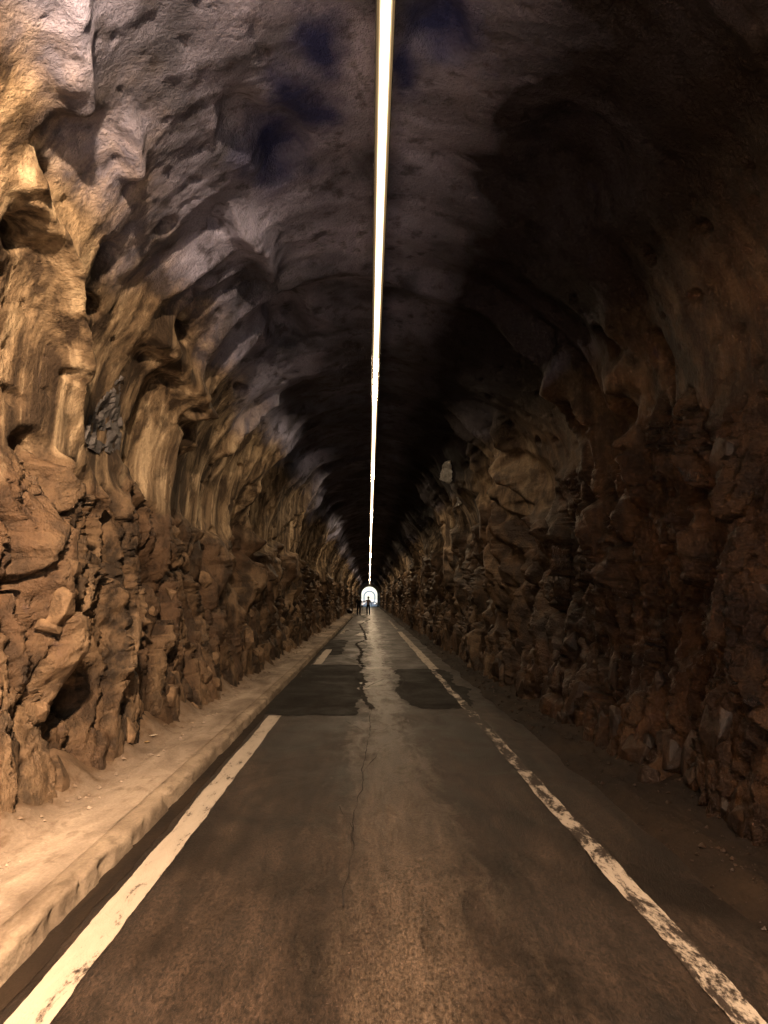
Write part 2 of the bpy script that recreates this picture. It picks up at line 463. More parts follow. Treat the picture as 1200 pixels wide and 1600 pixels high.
def relief(s, y):
    """displacement into the bore and the surface masks, for arrays of arc length s and station y"""
    x, z, nx, nz = prof(s)
    left = x < 0.1
    wob = perlin(y / 1.7, s / 1.3, 3)
    bound = np.where(left, 2.6, 3.0) + 0.55 * wob + 0.15 * perlin(y / 0.4, s / 0.4, 4)
    rock = 1 - sstep(bound - 0.14, bound + 0.10, z)
    vault = sstep(4.15, 4.75, z + 0.35 * perlin(y / 1.1, s / 1.0, 5))
    # large swell
    d = 0.14 * perlin(y / 3.1, s / 3.0, 11) + 0.10 * perlin(y / 1.3, s / 3.4, 12)
    far0 = sstep(8.0, 17.0, y)
    # draped ribs, running up the wall, leaning and branching
    wy = y + 0.26 * perlin(y / 1.6, s / 1.0, 21)
    lean = 0.35 * perlin(y / 5.0, s / 5.0, 22) * s
    rib = 1 - np.abs(perlin((wy + lean) / 0.85, s / 4.2, 23)) * 2.2
    rib2 = 1 - np.abs(perlin((wy + lean) / 0.34, s / 2.2, 24)) * 2.2
    smooth_w = sstep(0.9, 2.3, z) * (1 - 0.75 * sstep(4.5, 5.0, z))
    d = d + smooth_w * ((0.085 + 0.12 * far0) * np.clip(rib, -0.3, 1) + (0.014 + 0.045 * far0) * np.clip(rib2, -0.2, 1) + (1 - far0) * (0.05 * perlin(y / 0.75, s / 0.9, 25) + 0.012 * perlin(y / 0.3, s / 0.4, 26)))
    brib = np.clip(1 - np.abs(perlin((wy * 0.9 + 0.7 * lean) / 1.9 + 0.3, s / 7.0, 27)) * 3.0, 0, 1)
    d = d + sstep(5.5, 8.5, y) * sstep(0.8, 2.0, z) * (1 - 0.5 * sstep(4.5, 5.0, z)) * (0.30 * brib - 0.10)
    # pocks and scoops in the sprayed skin
    pk = perlin(y / 0.42, s / 0.34, 31)
    d = d - (1 - rock) * 0.09 * (1 - 0.7 * vault) * sstep(0.46, 0.74, pk)
    pk2 = perlin(y / 0.17, s / 0.15, 32)
    d = d - (1 - rock) * 0.022 * sstep(0.42, 0.66, pk2)
    d = d + (1 - rock) * 0.022 * fbm(y / 0.42, s / 1.3, 33, 3)
    # broken rock below
    near = 1 - sstep(4.0, 15.0, y)
    qy = y + 0.16 * perlin(y / 0.5, s / 0.7, 41) + near * 0.05 * perlin(y / 0.13, s / 0.13, 42)
    qs = s + 0.20 * perlin(y / 0.6, s / 0.8, 43) + near * 0.05 * perlin(y / 0.13, s / 0.13, 44)
    f1, c1, e1 = facets(qy / 0.55 + 0.25 * qs, qs / 1.7, 51, 0.9)
    f2, c2, e2 = facets(qy / 0.22 - 0.5 * qs, qs / 1.0, 61, 1.0)
    f3, c3, e3 = facets(qy / 0.09 + 1.0 * qs, qs / 0.36, 71, 1.0)
    far = 1 - near
    cl = 1 - np.abs(perlin((wy + 0.3 * qs) / 0.42, qs / 1.5, 46)) * 2.4
    cl2 = perlin((wy - 0.2 * qs) / 0.9, qs / 2.2, 47)
    d = d + rock * ((0.12 + 0.14 * near) * f1 + (0.04 + 0.10 * near) * f2 + 0.06 * near * f3 + 0.02 * near * fbm(y / 0.06, s / 0.06, 81, 2) + far * (0.25 * cl + 0.22 * cl2 + 0.05 * perlin(y / 0.35, s / 0.4, 48)))
    d = d - rock * (0.20 * (1 - sstep(0.0, 0.09, e1)) * (0.4 + 0.6 * near) + 0.06 * near * (1 - sstep(0.0, 0.14, e2)))
    d = d + near * 0.006 * fbm(y / 0.05, s / 0.05, 91, 2)
    blue_patch = np.zeros_like(d)
    return d, rock, vault, 0.6 * c2 + 0.4 * c1

def seg_dist(s, y, pts):
    best = np.full(s.shape, 1e9, np.float32)
    for (s0, y0), (s1, y1) in zip(pts[:-1], pts[1:]):
        ds, dy = s1 - s0, y1 - y0
        t = np.clip(((s - s0) * ds + (y - y0) * dy) / (ds * ds + dy * dy + 1e-9), 0, 1)
        best = np.minimum(best, (s - s0 - t * ds) ** 2 + (y - y0 - t * dy) ** 2)
    return np.sqrt(best)

R_FEAT = [([survey(*p) for p in pts], w, h) for pts, w, h in RIDGES]
P_FEAT = [(*survey(px, py), rs, ry, dp) for px, py, rs, ry, dp in PITS]
BLUE_PATCHES = [(*survey(440, 255), 0.45, 0.75), (*survey(475, 170), 0.35, 0.6), (*survey(505, 70), 0.22, 0.5), (*survey(690, 40), 0.42, 0.42), (*survey(640, 110), 0.2, 0.4)]  # soft deep-blue areas laid over the ceiling hollows

GREY = survey(158, 655)
def surface(s, y):
    d, rock, vault, cell = relief(s, y)
    jit = 0.05 * perlin(y / 0.2, s / 0.2, 101) + 0.10 * perlin(y / 0.6, s / 0.6, 102)
    for pts, w, h in R_FEAT:
        yc = [p[1] for p in pts]
        if y.min() > max(yc) + 1 or y.max() < min(yc) - 1: continue
        q = seg_dist(s + jit * 0.6, y + jit, pts)
        d = d + h * np.exp(-(q / w) ** 2 * 0.9)
    for s0, y0, rs, ry, dp in P_FEAT:
        q = np.sqrt(((s - s0 + jit * 0.5) / rs) ** 2 + ((y - y0 + jit) / ry) ** 2)
        d = d - 0.8 * dp * (1 - sstep(0.40, 1.2, q))
    blue_patch = np.zeros_like(d)
    for s0, y0, rs, ry in BLUE_PATCHES:
        q = np.sqrt(((s - s0 + jit * 1.2) / rs) ** 2 + ((y - y0 + jit * 1.5) / ry) ** 2)
        blue_patch = np.maximum(blue_patch, 1 - sstep(0.0, 1.3, q))
    q = np.sqrt((s - GREY[0]) ** 2 + ((y - GREY[1]) / 1.2) ** 2)
    d = d * (1 - 0.8 * (1 - sstep(0.35, 0.95, q)))
    x, z, nx, nz = prof(s)
    # the miners kept the crown clear for the lamp line, and the foot clear of the road
    crown = np.exp(-((x - 0.1) / 0.75) ** 2) * (z > 3.5)
    d = np.where(crown > 0.02, d * (1 - crown) + crown * np.clip(d * 0.5, -0.35, 0.09), d)
    d = np.minimum(d, 0.42 + 0.16 * sstep(6, 9, y) * sstep(1.0, 2.0, z))
    foot = 1 - sstep(0.1, 0.9, z)
    d = np.where(d > 0, d * (1 - 0.6 * foot), d)
    # far end narrows to the portal lining
    damp = sstep(-0.3, 1.2, x + 0.5 * perlin(y / 1.5, s / 1.3, 111)) * (1 - 0.75 * sstep(7, 17, y)) * sstep(1.5, 4.0, y)  # right side: wet tone that also carries painted shade
    X = x + nx * d; Z = z + nz * d
    Yv = y + 0.03 * perlin(y / 0.3, s / 0.2, 121) * np.clip(y, 0, 1)
    return X, Yv, Z, dict(rockmask=rock, damp=damp, vault=vault, blue_patch=blue_patch, cell=cell, vault_shade=0.80 * sstep(4.65, 5.15, z + 0.5 * perlin(y / 1.3, s / 0.9, 131)) * sstep(6.5, 11.0, y + 1.2 * perlin(y / 1.5, s / 0.8, 132)))

def bore(name, sarr):
    YY, SS = np.meshgrid(YS, sarr, indexing='ij')
    YY = YY.astype(np.float32); SS = SS.astype(np.float32)
    X, Yv, Z, at = surface(SS, YY)
    Yv[0, :] = Y0; Yv[-1, :] = Y1
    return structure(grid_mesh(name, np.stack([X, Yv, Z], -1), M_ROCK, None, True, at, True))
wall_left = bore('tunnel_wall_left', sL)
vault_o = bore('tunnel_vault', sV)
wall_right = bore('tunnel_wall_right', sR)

# ------------------------------------------------------------------ ground, road, pavement, kerb, verge
def flat(name, x0, x1, y0, y1, z, mat):
    P = np.array([[[x0, y0, z], [x1, y0, z]], [[x0, y1, z], [x1, y1, z]]], float)
    return grid_mesh(name, P, mat, None, False, flip=True)
structure(flat('ground', -4000, 4000, -4000, 4000, -0.12, M_GROUND))

def road_z(x, y):
    return 0.012 * perlin(np.asarray(x) / 0.9, np.asarray(y) / 2.3, 201) + 0.006 * perlin(np.asarray(x) / 0.3, np.asarray(y) / 0.7, 202)
YR = np.concatenate([np.arange(-40, 1.2, 0.6), YS[YS >= 1.2][::2], np.arange(167, 420, 4.0)])
def sheet(name, xs, yarr, zfn, mat, parent=None, attrs=None):
    YY, XX = np.meshgrid(yarr, xs, indexing='ij')
    return grid_mesh(name, np.stack([XX, YY, zfn(XX, YY)], -1), mat, parent, True, attrs, True)
road = structure(sheet('road', np.linspace(-1.62, 2.05, 70), YR, road_z, M_ROAD))

def strip(name, a, b, y0, y1, dz, mat, ny, nx=5, wear=None, ragged=0):
    """a thin sheet lying on the road between the edges a(y) and b(y)"""
    yy = np.geomspace(y0, y1, ny)
    A, B = a(yy), b(yy)
    t = np.linspace(0, 1, nx)
    X = A[:, None] + (B - A)[:, None] * t; Y = np.repeat(yy[:, None], nx, 1)
    if ragged: Y = Y + 0.16 * perlin(X / 0.4, Y * 0.05, ragged) + 0.07 * perlin(X / 0.11, Y * 0.05, ragged + 1) + 0.03 * perlin(X / 0.04, Y * 0.05, ragged + 2)
    Z = road_z(X, Y) + dz
    at = {'wear': np.repeat((wear(yy) if wear else np.zeros(ny))[:, None], nx, 1)}
    return grid_mesh(name, np.stack([X, Y, Z], -1), mat, road, True, at, True)
def wob(base, amp, sc, seed):
    return lambda yy: base + amp * perlin(yy / sc, np.zeros_like(yy) + 0.37, seed) + 0.4 * amp * perlin(yy / sc * 3.1, np.zeros_like(yy) + 0.7, seed + 1) + 0.25 * amp * perlin(yy / sc * 9.3, np.zeros_like(yy) + 0.2, seed + 2)

# repair patches with ragged sides
def patch(name, xl, xr, y0, y1, amp, seed, mat, dz, taper=0.25, ny=170):
    def edge(base, sgn, sd):
        f = wob(base, amp, 0.9, sd)
        mid = 0.5 * (xl + xr)
        def g(yy):
            t = (yy - y0) / (y1 - y0)
            k = 1 - taper * (np.exp(-t / 0.06) + np.exp(-(1 - t) / 0.06))
            return mid + (f(yy) - mid) * k
        return g
    return strip(name, edge(xl, -1, seed), edge(xr, 1, seed + 5), y0, y1, dz, mat, ny, 60, None, seed + 9)
patch('asphalt_patch', -1.42, -0.12, 9.5, 16.6, 0.12, 301, M_PATCH, 0.005, 0.12)
patch('asphalt_patch', 0.52, 1.62, 10.0, 15.6, 0.14, 311, M_PATCH, 0.005, 0.30)
patch('asphalt_patch', -1.42, -0.75, 19.5, 26.5, 0.10, 321, M_PATCH, 0.005, 0.4)
for k, (px, py, w, ln) in enumerate([(566, 972, 0.55, 5.0), (566, 991, 0.42, 2.6), (541, 984, 0.24, 2.6), (577, 966, 0.5, 4.0), (583, 1069, 0.34, 0.5), (567, 1077, 0.2, 0.3), (590, 1045, 0.6, 0.5), (566, 960, 0.5, 5)]):
    x, yv = on_ground(px, py)
    patch('pale_patch', x - w / 2, x + w / 2, yv - ln / 2, yv + ln / 2, w * 0.3, 400 + 13 * k, M_PALE_PATCH, 0.0085, 0.8, 26)  # pale, smoother spots laid on the road

# the crack that wanders up the middle of the road
def crack(name, pix, w, seed, dz=0.0105):
    pts = [on_ground(*p) for p in pix]
    pts.sort(key=lambda p: p[1])
    yv = np.array([p[1] for p in pts]); xv = np.array([p[0] for p in pts])
    def c(yy): return np.interp(yy, yv, xv) + 0.016 * perlin(yy / 0.22, np.zeros_like(yy), seed) + 0.03 * perlin(yy / 0.8, np.zeros_like(yy), seed + 3)
    def hw(yy): return w * np.clip(0.6 + 1.1 * perlin(yy / 0.35, np.zeros_like(yy) + 5, seed + 1), 0.12, 2) * np.clip(1, 0, 1)
    return strip(name, lambda yy: c(yy) - hw(yy), lambda yy: c(yy) + hw(yy), yv[0], yv[-1], dz, M_CRACK, 320, 3)
crack('road_crack', [(580, 1108), (577, 1150), (566, 1210), (552, 1300), (535, 1420)], 0.0045, 501)
crack('road_crack', [(562, 962), (578, 968), (562, 976), (569, 988), (572, 1000), (556, 1006), (566, 1018), (560, 1032)], 0.075, 511)
for q, (a, b) in enumerate([((560, 1032), (500, 1010)), ((570, 1066), (530, 1048)), ((566, 1018), (592, 1008)), ((577, 1150), (540, 1128)), ((566, 1210), (590, 1180)), ((563, 1080), (600, 1062)), ((640, 1090), (690, 1070)), ((552, 1300), (530, 1262))]):
    crack('road_crack', [a, b], 0.004 if q in (3, 4, 7) else 0.011, 580 + q * 7, 0.0145)
crack('road_crack', [(560, 1032), (568, 1042), (553, 1054), (570, 1066), (563, 1080), (580, 1108)], 0.06, 521)
crack('road_crack', [(622, 1048), (632, 1062), (626, 1074), (640, 1090), (660, 1101)], 0.03, 531)
for px0, px1, py, sd in ((430, 556, 1103, 541), (545, 572, 1094, 551), (640, 740, 1101, 561), (590, 612, 1012, 571)):
    # cross cracks along the near edges of the patches
    x0, yv = on_ground(px0, py); x1, _ = on_ground(px1, py)
    t = np.linspace(0, 1, 70)
    xx = x0 + (x1 - x0) * t
    yc = yv + 0.10 * perlin(t * 6, t * 0, sd) + 0.03 * perlin(t * 25, t * 0, sd + 1)
    hw = 0.035 * np.clip(0.6 + perlin(t * 11, t * 0, sd + 2), 0.1, 2)
    X = np.stack([xx, xx], 0); Y = np.stack([yc - hw, yc + hw], 0)
    grid_mesh('road_crack', np.stack([X, Y, road_z(X, Y) + 0.0125], -1), M_CRACK, road, True, None, True)

# edge lines
def const_w(v): return lambda yy: np.zeros_like(yy) + v
e1, e2 = wob(-1.29, 0.012, 0.5, 601), wob(-1.13, 0.012, 0.45, 605)
strip('edge_line', e1, e2, 1.3, 9.45, 0.0060, M_PAINT, 300, 8, const_w(0.15))
strip('edge_line', wob(-1.30, 0.015, 0.6, 611), wob(-1.10, 0.015, 0.5, 613), 16.8, 21.6, 0.0060, M_PAINT, 40, 6, const_w(0.05))
strip('edge_line', wob(-1.27, 0.03, 0.6, 615), wob(-1.12, 0.03, 0.5, 617), 31.5, 37.0, 0.0060, M_PAINT, 40, 6, const_w(0.55))
strip('edge_line', wob(1.30, 0.012, 0.5, 621), wob(1.425, 0.012, 0.45, 625), 1.3, 10.3, 0.0060, M_PAINT, 300, 8, lambda yy: 0.75 + 0.45 * sstep(5, 9.5, yy))
strip('edge_line', wob(1.30, 0.03, 0.5, 631), wob(1.40, 0.03, 0.45, 635), 10.3, 15.5, 0.0110, M_PAINT, 90, 6, const_w(0.85))
strip('edge_line', wob(1.30, 0.02, 0.5, 641), wob(1.50, 0.02, 0.45, 645), 15.5, 33, 0.0060, M_PAINT, 120, 6, const_w(0.25))
strip('edge_line', wob(1.33, 0.03, 0.9, 651), wob(1.46, 0.03, 0.8, 655), 36, 52, 0.0060, M_PAINT, 60, 6, const_w(0.75))

# raised footway on the left, banked with dust against the rock
def pave_z(x, y):
    bank = sstep(-2.0, -2.42, x + 0.12 * perlin(y / 0.7, x * 0, 705))
    return 0.100 + 0.006 * perlin(x / 0.5, y / 1.1, 701) + bank * (0.22 + 0.12 * perlin(x / 0.4, y / 0.6, 702) + 0.05 * perlin(x / 0.12, y / 0.15, 703)) + 0.004 * perlin(x / 0.06, y / 0.08, 704)
structure(sheet('bounce_apron', np.linspace(-1.40, 1.62, 12), np.linspace(-40, 0.6, 60), lambda x, y: road_z(x, y) + 0.03, M_GROUND))  # pale unseen slab, added behind the camera to bounce sun onto the vault
structure(sheet('pavement', np.linspace(-2.95, -1.585, 70), YR, pave_z, M_PAVE))
kp = [(-1.42, -0.06), (-1.436, 0.02), (-1.441, 0.055), (-1.445, 0.082), (-1.450, 0.096), (-1.464, 0.105), (-1.50, 0.107), (-1.54, 0.107), (-1.58, 0.105), (-1.60, 0.07)]
YK = YR[(YR < 230)]
YY, KK = np.meshgrid(YK, np.arange(len(kp)), indexing='ij')
KX = np.array([p[0] for p in kp])[KK]; KZ = np.array([p[1] for p in kp])[KK]
wgt = np.array([0, .6, 1, 1, 1, .9, .6, .4, .2, 0])[KK]
chip = np.maximum(sstep(0.25, 0.55, perlin(YY / 0.33, KK * 0.13, 711)), 0.8 * sstep(0.35, 0.55, perlin(YY / 0.13, KK * 0.2, 716))) * wgt
KX = KX - 0.028 * chip + wgt * (0.008 * perlin(YY / 0.8, KK * 0.05, 712) + 0.008 * perlin(YY / 0.09, KK * 0.4, 713))
KZ = KZ - 0.016 * chip * (KZ > 0.07) + 0.004 * wgt * perlin(YY / 0.5, KK * 0.1, 714)
structure(grid_mesh('kerb', np.stack([KX, YY, KZ], -1), M_KERB, None, True, None, False))
# gutter dirt along the kerb foot
strip('gutter_dirt', lambda yy: np.zeros_like(yy) - 1.455, wob(-1.335, 0.02, 0.5, 721), 1.2, 60, 0.0035, M_VERGE, 300, 4)
# low dirt shoulder on the right
def verge_z(x, y):
    up = sstep(1.72, 1.98, x + 0.08 * perlin(y / 0.9, x * 0, 731))
    return -0.03 + up * 0.10 + sstep(2.1, 2.6, x) * 0.12 + up * 0.03 * perlin(x / 0.3, y / 0.4, 732) + 0.012 * perlin(x / 0.07, y / 0.1, 733) * up
structure(sheet('verge', np.linspace(1.66, 2.95, 60), YR, verge_z, M_VERGE))

# ------------------------------------------------------------------ single rocks standing out of the walls
def rock_mesh(seed, sub=2):
    r = random.Random(seed)
    bm = bmesh.new()
    pts = []
    for _ in range(15):
        v = Vector((r.gauss(0, 1), r.gauss(0, 1), r.gauss(0, 1))).normalized()
        v = Vector((v.x * 0.5, v.y * 0.5, v.z * 0.5)) * r.uniform(0.85, 1.1)
        m = max(abs(v.x), abs(v.y), abs(v.z))
        v = v * (0.6 + 0.4 * 0.5 / m)
        pts.append(bm.verts.new(v))
    bmesh.ops.convex_hull(bm, input=pts)
    for v in [v for v in bm.verts if not v.link_faces]: bm.verts.remove(v)
    bmesh.ops.bevel(bm, geom=list(bm.edges), offset=0.02, segments=1, affect='EDGES')
    bmesh.ops.triangulate(bm, faces=bm.faces[:])
    me = bpy.data.meshes.new('rock'); bm.to_mesh(me); bm.free()
    return me
ROCKS_L = [rock_mesh(k) for k in range(10)]
ROCKS_R = [me.copy() for me in ROCKS_L]
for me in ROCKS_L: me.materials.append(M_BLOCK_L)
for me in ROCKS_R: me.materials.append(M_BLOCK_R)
def wall_point(s, y, out=0.0):
    X, Yv, Z, _ = surface(np.array([[s]], np.float32), np.array([[y]], np.float32))
    _, _, nx, nz = prof(np.array([s]))
    return Vector((float(X[0, 0]) + float(nx[0]) * out, float(Yv[0, 0]), float(Z[0, 0]) + float(nz[0]) * out))
def embed(me, s, y, size, parent, seed, name='rock', sink=0.25):
    r = random.Random(seed)
    o = bpy.data.objects.new(name, me); COL.objects.link(o); o.parent = parent
    o.location = wall_point(s, y, -sink * min(size))
    o.scale = size
    o.rotation_euler = (r.uniform(-0.35, 0.35), r.uniform(-0.3, 0.3), r.uniform(-0.5, 0.5))
    return o
rr = random.Random(11)
for k in range(150):
    yv = 2.6 * math.exp(rr.random() * 2.6)
    z = abs(rr.gauss(0.25, 0.85)); z = min(max(z, 0.12), 2.2)
    sc = rr.uniform(0.10, 0.26) * (1 + yv / 40)
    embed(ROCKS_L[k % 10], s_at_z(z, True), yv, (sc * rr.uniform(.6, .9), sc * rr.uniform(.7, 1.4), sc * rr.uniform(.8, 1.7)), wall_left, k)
for k in range(150):
    yv = 2.8 * math.exp(rr.random() * 2.6)
    z = abs(rr.gauss(0.25, 0.95)); z = min(max(z, 0.1), 2.5)
    sc = rr.uniform(0.10, 0.28) * (1 + yv / 40)
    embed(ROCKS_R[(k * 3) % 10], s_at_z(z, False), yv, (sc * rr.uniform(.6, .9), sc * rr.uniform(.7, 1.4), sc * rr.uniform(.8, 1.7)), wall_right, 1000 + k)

# bare grey wedge where the sprayed skin has fallen off (left), pale crust (right)
def skin_patch(name, outline, mat, parent, label, lift, seed, n=34):
    """a piece of the rock face inside an outline, standing a little off the base surface"""
    P = [survey(*p) for p in outline]
    bm = bmesh.new()
    ss = [p[0] for p in P]; yy = [p[1] for p in P]
    S_, Y_ = np.meshgrid(np.linspace(min(ss), max(ss), n), np.linspace(min(yy), max(yy), n), indexing='ij')
    inside = np.zeros(S_.shape, bool)
    js = S_ + 0.02 * perlin(S_ / 0.1, Y_ / 0.1, seed); jy = Y_ + 0.03 * perlin(S_ / 0.1 + 9, Y_ / 0.1, seed)
    for i in range(len(P)):
        (s0, y0), (s1, y1) = P[i], P[(i + 1) % len(P)]
        cond = ((s0 > js) != (s1 > js)) & (jy < (y1 - y0) * (js - s0) / (s1 - s0 + 1e-9) + y0)
        inside ^= cond
    X, Yv, Z, _ = surface(S_.astype(np.float32), Y_.astype(np.float32))
    _, _, nx, nz = prof(S_)
    f, _, _ = facets(S_ / 0.13, Y_ / 0.13, seed, 1.0)
    g, _, _ = facets(S_ / 0.05, Y_ / 0.05, seed + 9, 1.0)
    off = lift + 0.035 * f + 0.005 * g
    vs = {}
    for i in range(n):
        for j in range(n):
            if inside[i, j]:
                vs[i, j] = bm.verts.new((X[i, j] + nx[i, j] * off[i, j], Yv[i, j], Z[i, j] + nz[i, j] * off[i, j]))
    for i in range(n - 1):
        for j in range(n - 1):
            q = [(i, j), (i + 1, j), (i + 1, j + 1), (i, j + 1)]
            if all(k in vs for k in q): bm.faces.new([vs[k] for k in q])
    ext = bmesh.ops.extrude_face_region(bm, geom=bm.faces[:])
    cx = 0.0
    for v in [v for v in ext['geom'] if isinstance(v, bmesh.types.BMVert)]:
        dr = Vector((v.co.x - cx, 0, v.co.z - 2.2)).normalized()
        v.co += dr * 0.06
    bmesh.ops.recalc_face_normals(bm, faces=bm.faces[:])
    me = bpy.data.meshes.new(name); bm.to_mesh(me); bm.free()
    o = link(name, me, mat, parent)
    o['label'] = label
    return o
skin_patch('bare_rock_face', [(190, 578), (188, 660), (186, 705), (150, 712), (122, 690), (135, 655), (168, 612)], M_GREY, wall_left, 'bare grey wedge of rock showing through the tan skin', 0.012, 901)
skin_patch('mineral_crust', [(702, 712), (712, 710), (718, 722), (728, 734), (720, 740), (709, 726)], M_PALE, wall_right, 'small pale mineral crust with a glint in its colour', 0.05, 911)
skin_patch('mineral_crust', [(724, 770), (733, 768), (737, 780), (727, 785)], M_PALE, wall_right, 'pale round mineral crust on the right shoulder', 0.04, 921)

# rubble and dust-coloured chips along the foot of the walls: nobody could count them
def rubble(name, n, side, mat, seed):
    r = np.random.default_rng(seed)
    V, Fc = [], []
    for k in range(n):
        yv = 2.0 * math.exp(r.random() * 3.0)
        if side < 0:
            x = -1.75 - abs(r.normal(0, 0.22)) - 0.12; x = max(x, -2.35)
            z = float(pave_z(np.array([x]), np.array([yv]))[0])
        else:
            x = min(1.78 + abs(r.normal(0.25, 0.2)), 2.45)
            z = float(verge_z(np.array([x]), np.array([yv]))[0])
        rad = (0.005 + 0.018 * r.random() ** 4) * (1 + yv / 25)
        b = len(V)
        for q in ((1, 0, 0), (-1, 0, 0), (0, 1, 0), (0, -1, 0), (0, 0, .8), (0, 0, -.8)):
            V.append((x + q[0] * rad * r.uniform(.6, 1.3), yv + q[1] * rad * r.uniform(.6, 1.5), z + rad * 0.3 + q[2] * rad * r.uniform(.5, 1.1)))
        for t in ((0, 2, 4), (2, 1, 4), (1, 3, 4), (3, 0, 4), (2, 0, 5), (1, 2, 5), (3, 1, 5), (0, 3, 5)): Fc.append([b + i for i in t])
    me = bpy.data.meshes.new(name); me.from_pydata(V, [], Fc)
    o = link(name, me, mat)
    o['kind'] = 'stuff'
    return o
o = rubble('rubble', 700, -1, M_PAVE, 5); tag(o, 'brown stone chips scattered along the foot of the left wall', 'rubble')
o = rubble('rubble', 1200, 1, M_BLOCK_R, 6); tag(o, 'dark stone chips scattered along the foot of the right wall', 'rubble')

# ------------------------------------------------------------------ the lamp line under the crown
LX, LZ = 0.09, 4.98
M_CASE = plain('lamp_housing_grey', (0.06, 0.055, 0.05), 0.6, 0.2)
M_LENS = glow('lamp_lens_white', (1.0, 0.76, 0.50), 2.2)
M_HOT = glow('lamp_lens_bright_module', (1.0, 0.72, 0.44), 46.0)  # lengths of the lens set brighter, added for contrast on the ribs
M_HOT2 = glow('added_lamp_lens', (1.0, 0.67, 0.40), 2900.0)  # far brighter lens of the unseen added unit
M_HALO = glow('lamp_halo_amber', (1.0, 0.70, 0.36), 0.24)  # dim glowing rims imitate the halo of light around the strip
M_HALO2 = glow('lamp_halo_brown', (1.0, 0.62, 0.28), 0.060)
M_HALO.cycles.emission_sampling = 'NONE'; M_HALO2.cycles.emission_sampling = 'NONE'
lamp = empty('strip_light', (LX, 0, LZ))
tag(lamp, 'continuous white strip light running along the tunnel crown', 'light')
def lamp_band(name, prof_uw, y0, y1, mat, step=1.0, tilt=0.0):
    # u across the lens (towards +x), w out of the lens; the lens may lean towards the footway
    n = max(2, int(round((y1 - y0) / step)) + 1)
    P = np.zeros((n, len(prof_uw), 3))
    for k, (u, w) in enumerate(prof_uw):
        P[:, k, 0] = u * math.cos(tilt) - w * math.sin(tilt); P[:, k, 2] = -u * math.sin(tilt) - w * math.cos(tilt)
    P[:, :, 1] = np.linspace(y0, y1, n)[:, None]
    return grid_mesh(name, P, mat, lamp, False, None, False)
def lamp_run(hw, y0, y1, tilt, hot, hot_mat, lip, sides=(-1, 1)):
    edges = [y0]
    for a, b in hot: edges += [a, b]
    edges.append(y1)
    for k in range(len(edges) - 1):
        lamp_band('lens', [(-hw, 0.0), (hw, 0.0)], edges[k], edges[k + 1], hot_mat if k % 2 else M_LENS, 3.0, tilt)
    for sg in (-1, 1):
        a, b, c = hw, hw + 0.010, hw + 0.024
        lamp_band('halo_rim', [(sg * b, 0.003), (sg * a, 0.0005)][::-sg], y0, y1, M_HALO, 6, tilt)
        lamp_band('halo_rim', [(sg * c, 0.006), (sg * b, 0.0035)][::-sg], y0, y1, M_HALO2, 6, tilt)
        if sg in sides:
            r = sg * (hw + 0.025)
            lamp_band('lip', [(r, 0.004), (r, lip), (r + sg * 0.003, lip), (r + sg * 0.003, -0.05)], y0, y1, M_CASE, 6, tilt)  # lip added to cut the lamp's light off the ceiling
    rw = hw + 0.030
    lamp_band('housing', [(rw, 0.010), (rw + 0.002, -0.052), (-rw - 0.002, -0.052), (-rw, 0.010)], y0, y1, M_CASE, 6, tilt)
lamp_run(0.050, -4.9, 1.8, math.radians(54), [(-1.5, -0.5)], M_HOT2, 0.050, (-1,))       # unseen unit added behind the camera, leaning to brighten the left wall
lamp_run(0.029, 1.82, 164.5, 0.0, [(10.0, 12.5), (18, 21), (28, 32), (40, 45), (54, 60), (71, 79), (94, 104), (124, 134)], M_HOT, 0.008)
for k, yv in enumerate(np.arange(3.0, 60, 3.0)):
    bm = bmesh.new(); bmesh.ops.create_cube(bm, size=1)
    for v in bm.verts: v.co = Vector((v.co.x * 0.016, v.co.y * 0.02, v.co.z * 0.30))
    me = bpy.data.meshes.new('hanger'); bm.to_mesh(me); bm.free()
    h = link('hanger', me, M_CASE, lamp); h.location = (0.0, float(yv), 0.20)

# ------------------------------------------------------------------ far end: portal lining and the arch beyond
def arch_outline(hw, spring, rise, n=26):
    pts = [(-hw, 0.0), (-hw, spring)]
    for k in range(1, n):
        a = math.pi - math.pi * k / n
        pts.append((hw * math.cos(a), spring + rise * math.sin(a)))
    return pts + [(hw, spring), (hw, 0.0)]
def arch_ring(name, inner, outer, y0, y1, mat, parent):
    bm = bmesh.new()
    rings = []
    for (x, z), (X, Z) in zip(inner, outer):
        rings.append([bm.verts.new((x, y0, z)), bm.verts.new((x, y1, z)), bm.verts.new((X, y1, Z)), bm.verts.new((X, y0, Z))])
    for a, b in zip(rings[:-1], rings[1:]):
        for k in range(4):
            bm.faces.new([a[k], a[(k + 1) % 4], b[(k + 1) % 4], b[k]])
    bm.faces.new(rings[0]); bm.faces.new(rings[-1][::-1])
    bmesh.ops.recalc_face_normals(bm, faces=bm.faces[:])
    me = bpy.data.meshes.new(name); bm.to_mesh(me); bm.free()
    return link(name, me, mat, parent)
M_CONC = dusty('portal_concrete', (0.28, 0.26, 0.23), (0.46, 0.44, 0.40), (0.16, 0.15, 0.13))
M_BLUE = plain('blue_grey_arch_paint', (0.018, 0.034, 0.055), 0.6)
portal = empty('tunnel_portal', (0.05, 166, 0))
tag(portal, 'pale arched concrete lining at the far daylight end of the tunnel', 'portal')
arch_ring('lining', arch_outline(1.85, 2.55, 1.85), arch_outline(3.6, 3.2, 2.6), -1.5, 1.2, M_CONC, portal)
gate = empty('arched_frame', (0.1, 232, 0))
tag(gate, 'pale blue arched frame standing in the daylight beyond the far opening', 'arch')
arch_ring('frame', arch_outline(1.55, 2.3, 1.55), arch_outline(1.95, 2.4, 1.85), 0, 0.6, M_BLUE, gate)
